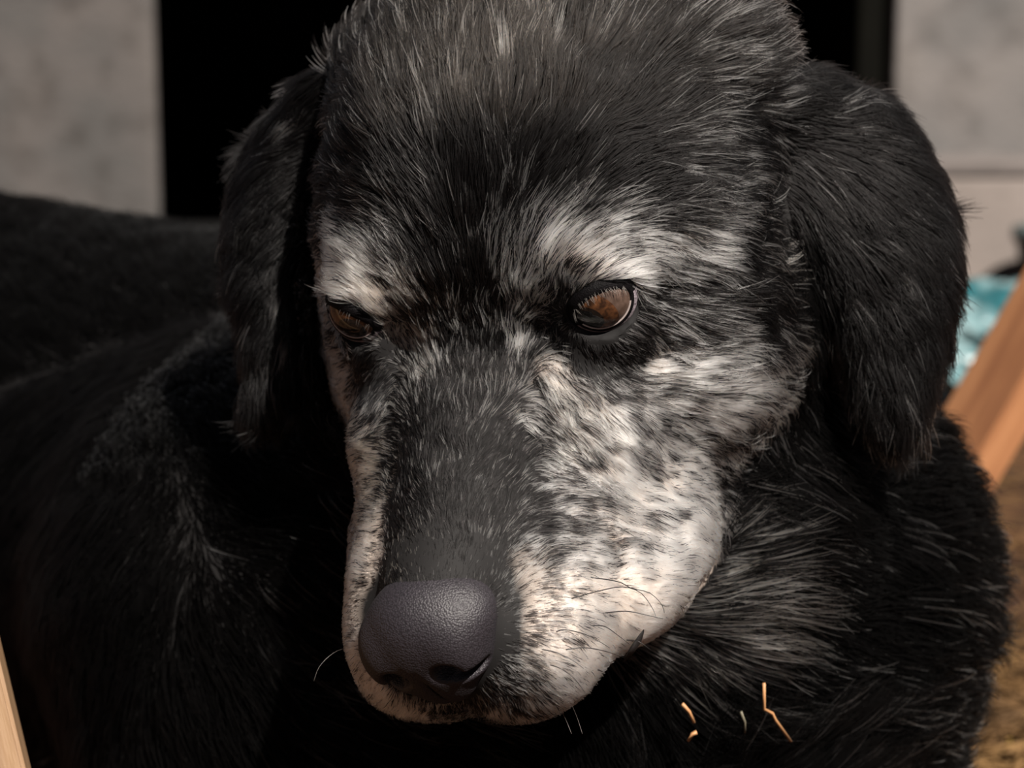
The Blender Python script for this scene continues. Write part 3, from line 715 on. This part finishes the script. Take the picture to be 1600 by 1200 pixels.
tri = np.concatenate([sf[:, [0, 1, 2]], sf[:, [0, 2, 3]]])
tA, tB, tC = sv[tri[:, 0]], sv[tri[:, 1]], sv[tri[:, 2]]
tn = np.cross(tB - tA, tC - tA); t_area = np.linalg.norm(tn, axis=1) / 2
vn = np.zeros_like(sv)
for k in range(3): np.add.at(vn, tri[:, k], tn)
vn /= np.maximum(np.linalg.norm(vn, axis=1, keepdims=True), 1e-12)
t_grp = grp[tri[:, 0]]
t_mid = (tA + tB + tC) / 3
WAVES = rng.normal(size=(3, 14, 3)); WPH = rng.uniform(0, 6.28, (3, 14))
def wobble(P, wl):
    """A smooth random vector for each point, varying over about wl metres."""
    return np.stack([np.sin(P @ (WAVES[k].T * (4.0 / wl)) + WPH[k]).sum(1) for k in range(3)], 1) / 3.7
def bare(P):
    """True where no hair grows: the eyes and the nose leather."""
    p = to_head(P); out = np.zeros(len(P), bool)
    for sx in (1, -1):
        q = (p - EYE_SHIFT) * [sx, 1, 1] - EYE; w = q @ GAZE
        out |= (np.sqrt(((q @ EYE_U) / (LID_A * 1.08)) ** 2 + ((q @ EYE_V) / (LID_B * np.where(q @ EYE_V > 0, 1.08, 1.25))) ** 2) < 1) & (w > 0)
    out |= nose_block(nose_local(p)) < 0.03
    return out
def grow(name, k, density, width, clump, clump_pull, npt=6, keep=None, jitter=0.16, label=None, mat=None):
    """Hair of one region as one object; density is strands per square centimetre."""
    sel = np.flatnonzero(t_grp == k if keep is None else (t_grp == k) & keep(t_mid))
    w = t_area[sel] * 1e4 * (density(t_mid[sel]) if callable(density) else density)
    N = int(w.sum())
    ti = sel[np.searchsorted(np.cumsum(w) / w.sum(), np.sort(rng.random(N)))]
    r1, r2 = np.sqrt(rng.random(N))[:, None], rng.random(N)[:, None]
    bw = np.concatenate([1 - r1, r1 * (1 - r2), r1 * r2], 1)
    P = (sv[tri[ti]] * bw[..., None]).sum(1)
    Nn = (vn[tri[ti]] * bw[..., None]).sum(1); Nn /= np.linalg.norm(Nn, axis=1, keepdims=True)
    ok = ~bare(P); P, Nn = P[ok], Nn[ok]; N = len(P)
    G = guide_at(P, GK[k], GSIG[k])
    D = G[:, :3] + 0.22 * wobble(P, 0.012)
    D -= Nn * (D * Nn).sum(1, keepdims=True); D /= np.maximum(np.linalg.norm(D, axis=1, keepdims=True), 1e-6)
    D += rng.normal(size=D.shape) * jitter
    D -= Nn * (D * Nn).sum(1, keepdims=True); D /= np.maximum(np.linalg.norm(D, axis=1, keepdims=True), 1e-6)
    L = G[:, 3] * 0.01 * rng.uniform(0.7, 1.3, N) * (1 + 0.15 * wobble(P, 0.02)[:, 0])
    lift = np.radians(np.clip(G[:, 5] * 1.15 + rng.normal(size=N) * 6, 4, 70))
    s = np.linspace(0, 1, npt)[None, :, None]
    # the hair leaves at an angle and bends down along its lie
    up = np.sin(lift)[:, None, None]; fw = np.cos(lift)[:, None, None]
    X = P[:, None] - Nn[:, None] * 0.0006 + L[:, None, None] * (D[:, None] * (fw * s + 0.15 * s * s) + Nn[:, None] * up * (1.25 * s - 0.75 * s * s))
    if clump:
        cell = np.floor((P + 0.35 * clump * wobble(P, clump * 2.0)) / clump).astype(np.int64)
        cid = np.unique(cell @ np.array([73856093, 19349663, 83492791]), return_inverse=True)[1]
        cnt = np.bincount(cid); tuft = rng.random(len(cnt))[cid]
        mean = np.stack([np.bincount(cid, weights=(X[:, -1])[:, q]) / cnt for q in range(3)], 1)[cid]
        pull = (clump_pull * rng.uniform(0.5, 1.0, N))[:, None, None] * s ** 1.6
        X = X + (mean - X[:, -1])[:, None] * pull
    gw = G[:, 4]
    gw = np.where(gw > 0.8, 0.8 + (gw - 0.8) * 0.95, gw)
    dice = np.where(rng.random(N) < (0.35 if k == 1 else np.where(G[:, 3] > 0.8, 0.72, 0.3)), tuft, rng.random(N)) if clump else rng.random(N)
    white = dice < np.clip(gw + gw * (1 - gw) * 1.6 * (wobble(P, 0.014)[:, 1] * 0.2 + wobble(P, 0.0026)[:, 2] * 0.8), 0, 1)
    shade = rng.uniform(0.88, 1.0, N)[:, None]
    cream = np.array([0.985, 0.935, 0.87]); tan = np.array([0.68, 0.49, 0.33])
    tn_ = np.clip(G[:, 6] + rng.normal(size=N) * 0.15, 0, 1)[:, None]
    dark = np.array([0.0045, 0.0040, 0.0040]) * (0.5 if k == 1 else 1) * rng.uniform(0.6, 1.6, N)[:, None]  # body hair painted darker to stand for shadow
    if k == 0: dark = dark * (1 + 9 * (rng.random(N) ** 6) * (G[:, 3] < 0.9))[:, None]
    if k == 0: dark = dark + np.array([0.060, 0.052, 0.045]) * (np.clip((G[:, 3] - 1.55) / 0.4, 0, 1) * rng.random(N) ** 1.5 * np.clip(G[:, 6] * 2.2, 0, 1))[:, None]   # grey-brown sheen on the crown, put into the hair colour
    col = np.where(white[:, None], (cream * (1 - tn_) + tan * tn_) * shade, dark)
    hc = bpy.data.hair_curves.new(name); hc.add_curves([npt] * N)
    hc.attributes['position'].data.foreach_set('vector', X.astype(np.float32).ravel())
    wr = np.where(white, np.where(G[:, 3] > 0.75, 1.5, 1.2), 1.0) * rng.uniform(0.7, 1.15, N) * width
    rad = wr[:, None] * (np.array([0.75, 1, 1, 0.85, 0.6, 0.18]) if npt == 6 else np.linspace(1, 0.2, npt))[None] * 0.5
    ra = hc.attributes.get('radius') or hc.attributes.new('radius', 'FLOAT', 'POINT')
    ra.data.foreach_set('value', rad.astype(np.float32).ravel())
    ta = hc.attributes.new('tint', 'FLOAT_COLOR', 'CURVE')
    ta.data.foreach_set('color', np.concatenate([col, np.ones((N, 1))], 1).astype(np.float32).ravel())
    o = part(name, hc, [mat or m_hair]); o['kind'] = 'stuff'
    if label: o['label'] = label
    print(name, N)
    return o
def head_density(P):
    p = to_head(P)
    f = np.clip((p[:, 1] + 1) / 5, 0, 1)                  # short fine hair on the muzzle
    front = np.where((p[:, 1] < -11) | (p[:, 2] < -10.5), 0.4, 1.0)
    return (150 + 240 * f) * front
grow('head_fur', 0, head_density, 0.00030, 0.0016, 0.7)
grow('ear_fur', 2, 170, 0.00030, 0.004, 0.5, mat=m_ear)
grow('ear_fur', 3, 150, 0.00030, 0.005, 0.5)
def body_density(P):
    return np.where(P[:, 0] > -0.05, 54, 27) * np.where((P[:, 1] > 1.5) | (P[:, 0] < -0.45), 0.6, 1.0)
grow('body_fur', 1, body_density, 0.00038, 0.006, 0.6, keep=lambda P: P[:, 2] > 0.004, mat=m_shaded)

# ---- nose leather
c_ = from_head((0, 10.8, -4.3))
nv_, nf_ = surface_nets(nose_field, c_ - 0.033, c_ + 0.033, 0.0008)
m_nose, n, l, b = new_mat('nose_leather')
tc = n.new('ShaderNodeTexCoord'); vo = n.new('ShaderNodeTexVoronoi'); vo.inputs['Scale'].default_value = 1500
l.new(tc.outputs['Object'], vo.inputs['Vector'])
r_ = ramp(n, [(0.0, (0.022, 0.018, 0.023)), (0.7, (0.008, 0.0065, 0.0085))]); l.new(vo.outputs['Distance'], r_.inputs['Fac']); l.new(r_.outputs['Color'], b.inputs['Base Color'])
bp = n.new('ShaderNodeBump'); bp.inputs['Strength'].default_value = 0.55; bp.inputs['Distance'].default_value = 0.0004; bp.invert = True
l.new(vo.outputs['Distance'], bp.inputs['Height']); l.new(bp.outputs['Normal'], b.inputs['Normal'])
b.inputs['Roughness'].default_value = 0.55; b.inputs['Specular IOR Level'].default_value = 0.42
o = part('nose', mesh_from('nose', nv_, nf_), [m_nose]); o['label'] = 'black pebbled nose leather with two nostrils'

# ---- eyes, lids and lashes
def ring_mesh(name, rows, close_u=True, cap=None):
    rows = np.array(rows); a, bn = rows.shape[:2]
    idx = np.arange(a * bn).reshape(a, bn)
    i0 = idx[:-1]; i1 = idx[1:]
    q = np.stack([i0, np.roll(i0, -1, 1), np.roll(i1, -1, 1), i1], -1).reshape(-1, 4)
    return mesh_from(name, rows.reshape(-1, 3), q)
m_white = noisy('eye_white', [(0.3, (0.03, 0.018, 0.013)), (0.7, (0.07, 0.045, 0.035))], 300, 0.12, 0)
m_white.node_tree.nodes['Principled BSDF'].inputs['Coat Weight'].default_value = 1.0
m_iris = noisy('eye_iris', [(0.35, (0.014, 0.005, 0.002)), (0.65, (0.07, 0.027, 0.010))], 500, 0.15, 0, detail=3)
m_iris.node_tree.nodes['Principled BSDF'].inputs['Coat Weight'].default_value = 1.0
m_pupil = flat('eye_pupil', (0.002, 0.002, 0.002), 0.6, **{'Coat Weight': 1.0})
for m_ in (m_white, m_iris, m_pupil):
    for k_, v_ in (('Roughness', 0.6), ('Specular IOR Level', 0.1), ('Coat Roughness', 0.02)): m_.node_tree.nodes['Principled BSDF'].inputs[k_].default_value = v_
m_lid = noisy('lid_skin', [(0.35, (0.002, 0.0018, 0.002)), (0.7, (0.004, 0.0035, 0.004))], 700, 0.5, 0.3)
m_lower = noisy('lower_lid_skin', [(0.35, (0.07, 0.06, 0.068)), (0.7, (0.22, 0.185, 0.205))], 500, 0.45, 0.3)
m_lid.node_tree.nodes['Principled BSDF'].inputs['Specular IOR Level'].default_value = 0.05
m_wet = flat('tear_line', (0.25, 0.21, 0.20), 0.06, **{'Coat Weight': 1.0})
PH = np.linspace(0, 2 * np.pi, 64, endpoint=False)
def cap_rows(axis, r, th, nrow=12, c=EYE):
    a = _unit(np.cross(axis, (0.2, 0.1, 1))); bq = np.cross(axis, a)
    return [[c + r * (axis * math.cos(t) + (a * math.cos(p) + bq * math.sin(p)) * math.sin(t)) for p in PH] for t in np.linspace(th[0], th[1], nrow)]
LID_K = 1.0
def almond(p):
    """Half opening angles of the lids round the eye: pointed at both corners, rounder above."""
    u, v = math.cos(p), math.sin(p)
    x = LID_A * np.sign(u) * abs(u) ** 1.0
    y = (LID_B * LID_K * (0.86 if v > 0 else 0.92)) * np.sign(v) * abs(v) ** 1.25
    return x, y
def lid_rows(prof):
    rows = []
    for grow_, rad in prof:
        row = []
        for p in PH:
            x, y = almond(p); k = math.hypot(x, y); k2 = k + grow_
            th = k2 / EYE_R * (1.02)
            dirn = (EYE_U * x + EYE_V * y) / k
            row.append(EYE + rad * (GAZE * math.cos(th) + dirn * math.sin(th)))
        rows.append(row)
    return rows
def place(rows, sx): return from_head(np.array(rows) * [sx, 1, 1] + EYE_SHIFT)
for sx in (1, -1):
    LID_K = 1.0 if sx > 0 else 0.8                                # the right eye is narrowed under its brow
    flip = lambda rows: [list(r)[::-1] for r in rows] if sx < 0 else rows
    eye = part('eye', ring_mesh('eyeball', flip(place(cap_rows(GAZE, EYE_R, (0.0, 2.6), 30), sx))), [m_white])
    LOOK = _unit((-0.12 * sx, 0.98, -0.10))
    eye['label'] = 'brown eye with dark pupil'
    def sub(name, rows, m):
        o = link(name, ring_mesh(name, flip(place(rows, sx))), None, [m]); o.parent = eye
        o.matrix_parent_inverse = (Matrix.Translation(dog.location) @ eye.matrix_parent_inverse).inverted()
        return o
    sub('iris', cap_rows(LOOK, EYE_R * 1.012, (0.42, 0.84), 8), m_iris)
    sub('pupil', cap_rows(LOOK, EYE_R * 1.012, (0.0, 0.43), 6), m_pupil)
    lid = part('eyelid', ring_mesh('eyelid', flip(place(lid_rows([(-0.03, EYE_R * 0.99), (-0.03, EYE_R * 1.02), (0.02, EYE_R * 1.05), (0.09, EYE_R * 1.075), (0.2, EYE_R * 1.095), (0.36, EYE_R * 1.09), (0.55, EYE_R * 0.99)]), sx))), [m_lid, m_lower])
    mi = np.zeros(len(lid.data.polygons), np.int32)
    for q, pl in enumerate(lid.data.polygons):
        ph = PH[q % 64] if sx > 0 else PH[(63 - q) % 64]
        if 3.5 < ph < 6.0 and q // 64 >= 3: mi[q] = 1
    lid.data.polygons.foreach_set('material_index', mi)
    wet = [r[36:60] for r in lid_rows([(-0.055, EYE_R * 1.0), (-0.06, EYE_R * 1.022), (-0.03, EYE_R * 1.04), (0.0, EYE_R * 1.03)])]
    wr_ = place(wet, sx)
    idx = np.arange(wr_.shape[0] * wr_.shape[1]).reshape(wr_.shape[:2])
    qd = np.stack([idx[:-1, :-1], idx[:-1, 1:], idx[1:, 1:], idx[1:, :-1]], -1).reshape(-1, 4)
    part('tear_line', mesh_from('tear_line', wr_.reshape(-1, 3), qd if sx > 0 else qd[:, ::-1]), [m_wet])
    # lashes along the upper lid
    NL = 46 if sx > 0 else 14; X = []
    for q in range(NL):
        ph = rng.uniform(0.5, 2.6); x, y = almond(ph); k = math.hypot(x, y) + rng.uniform(0.0, 0.10)
        th = k / EYE_R; dn = (EYE_U * x + EYE_V * y) / math.hypot(x, y)
        root = EYE + EYE_R * 1.09 * (GAZE * math.cos(th) + dn * math.sin(th))
        Lh = rng.uniform(0.14, 0.28)
        d0 = _unit(GAZE * 1.0 - EYE_V * 0.5 + EYE_U * rng.normal() * 0.25)
        X.append([root + Lh * (d0 * t - EYE_V * 0.35 * t * t) for t in np.linspace(0, 1, 5)])
    X = place(np.array(X).reshape(-1, 3), sx)
    hc = bpy.data.hair_curves.new('eyelashes'); hc.add_curves([5] * NL)
    hc.attributes['position'].data.foreach_set('vector', X.astype(np.float32).ravel())
    ra = hc.attributes.get('radius') or hc.attributes.new('radius', 'FLOAT', 'POINT')
    ra.data.foreach_set('value', np.tile(np.array([1, 1, .9, .6, .2]) * 0.00009, NL).astype(np.float32))
    ta = hc.attributes.new('tint', 'FLOAT_COLOR', 'CURVE')
    ta.data.foreach_set('color', np.tile([0.55, 0.42, 0.31, 1], NL).astype(np.float32))
    part('eyelashes', hc, [m_hair])['kind'] = 'stuff'
# ------------------------------------------------------------------ whiskers, lip, straws caught in the coat
def smooth_line(pts, n):
    P = np.array(pts); t = np.linspace(0, len(P) - 1, n); i = np.clip(t.astype(int), 0, len(P) - 2); fr = (t - i)[:, None]
    p0, p1, p2, p3 = P[np.clip(i - 1, 0, None)], P[i], P[i + 1], P[np.clip(i + 2, None, len(P) - 1)]
    return 0.5 * (2 * p1 + (p2 - p0) * fr + (2 * p0 - 5 * p1 + 4 * p2 - p3) * fr ** 2 + (3 * p1 - p0 - 3 * p2 + p3) * fr ** 3)
m_wb = flat('black_whisker', (0.006, 0.005, 0.005), 0.4); m_ww = flat('pale_whisker', (0.14, 0.125, 0.115), 0.4)
for kind_, pts in WHISKERS:
    v_, q_ = tube(smooth_line(pts, 14), 0.00021 if kind_ == 0 else 0.00008, 4, 0.35)
    part('whisker', mesh_from('whisker', v_, q_), [m_wb if kind_ == 0 else m_ww])
ls = smooth_line(LIP_EDGE, 12)
v_, q_ = tube(ls, 1.0, 10, 1.0)
v_ = v_.reshape(12, 10, 3); v_ = ls[:, None] + (v_ - ls[:, None]) * (0.0012 * np.sin(np.linspace(0.12, 3.02, 12)))[:, None, None]
part('lip', mesh_from('lip', v_.reshape(-1, 3), q_), [flat('black_lip', (0.006, 0.005, 0.005), 0.45)])['label'] = 'black edge of the lip at the corner of the mouth'
for pts, r_, m_, lb in zip(CHEST_STRAWS, (0.00075, 0.0008, 0.0009, 0.0006), (m_straw_o, m_straw_o, m_straw_o, m_straw_g),
        ('longest zigzag orange straw caught in the dog\'s chest fur', 'short bent orange straw in the fur below the mouth', 'tiny straw stub lowest under the mouth, on the chest', 'dull greenish straw between the zigzag straw and the short bent one')):
    stalk('straw', pts, r_, m_, lb, 'straws caught in the chest fur')
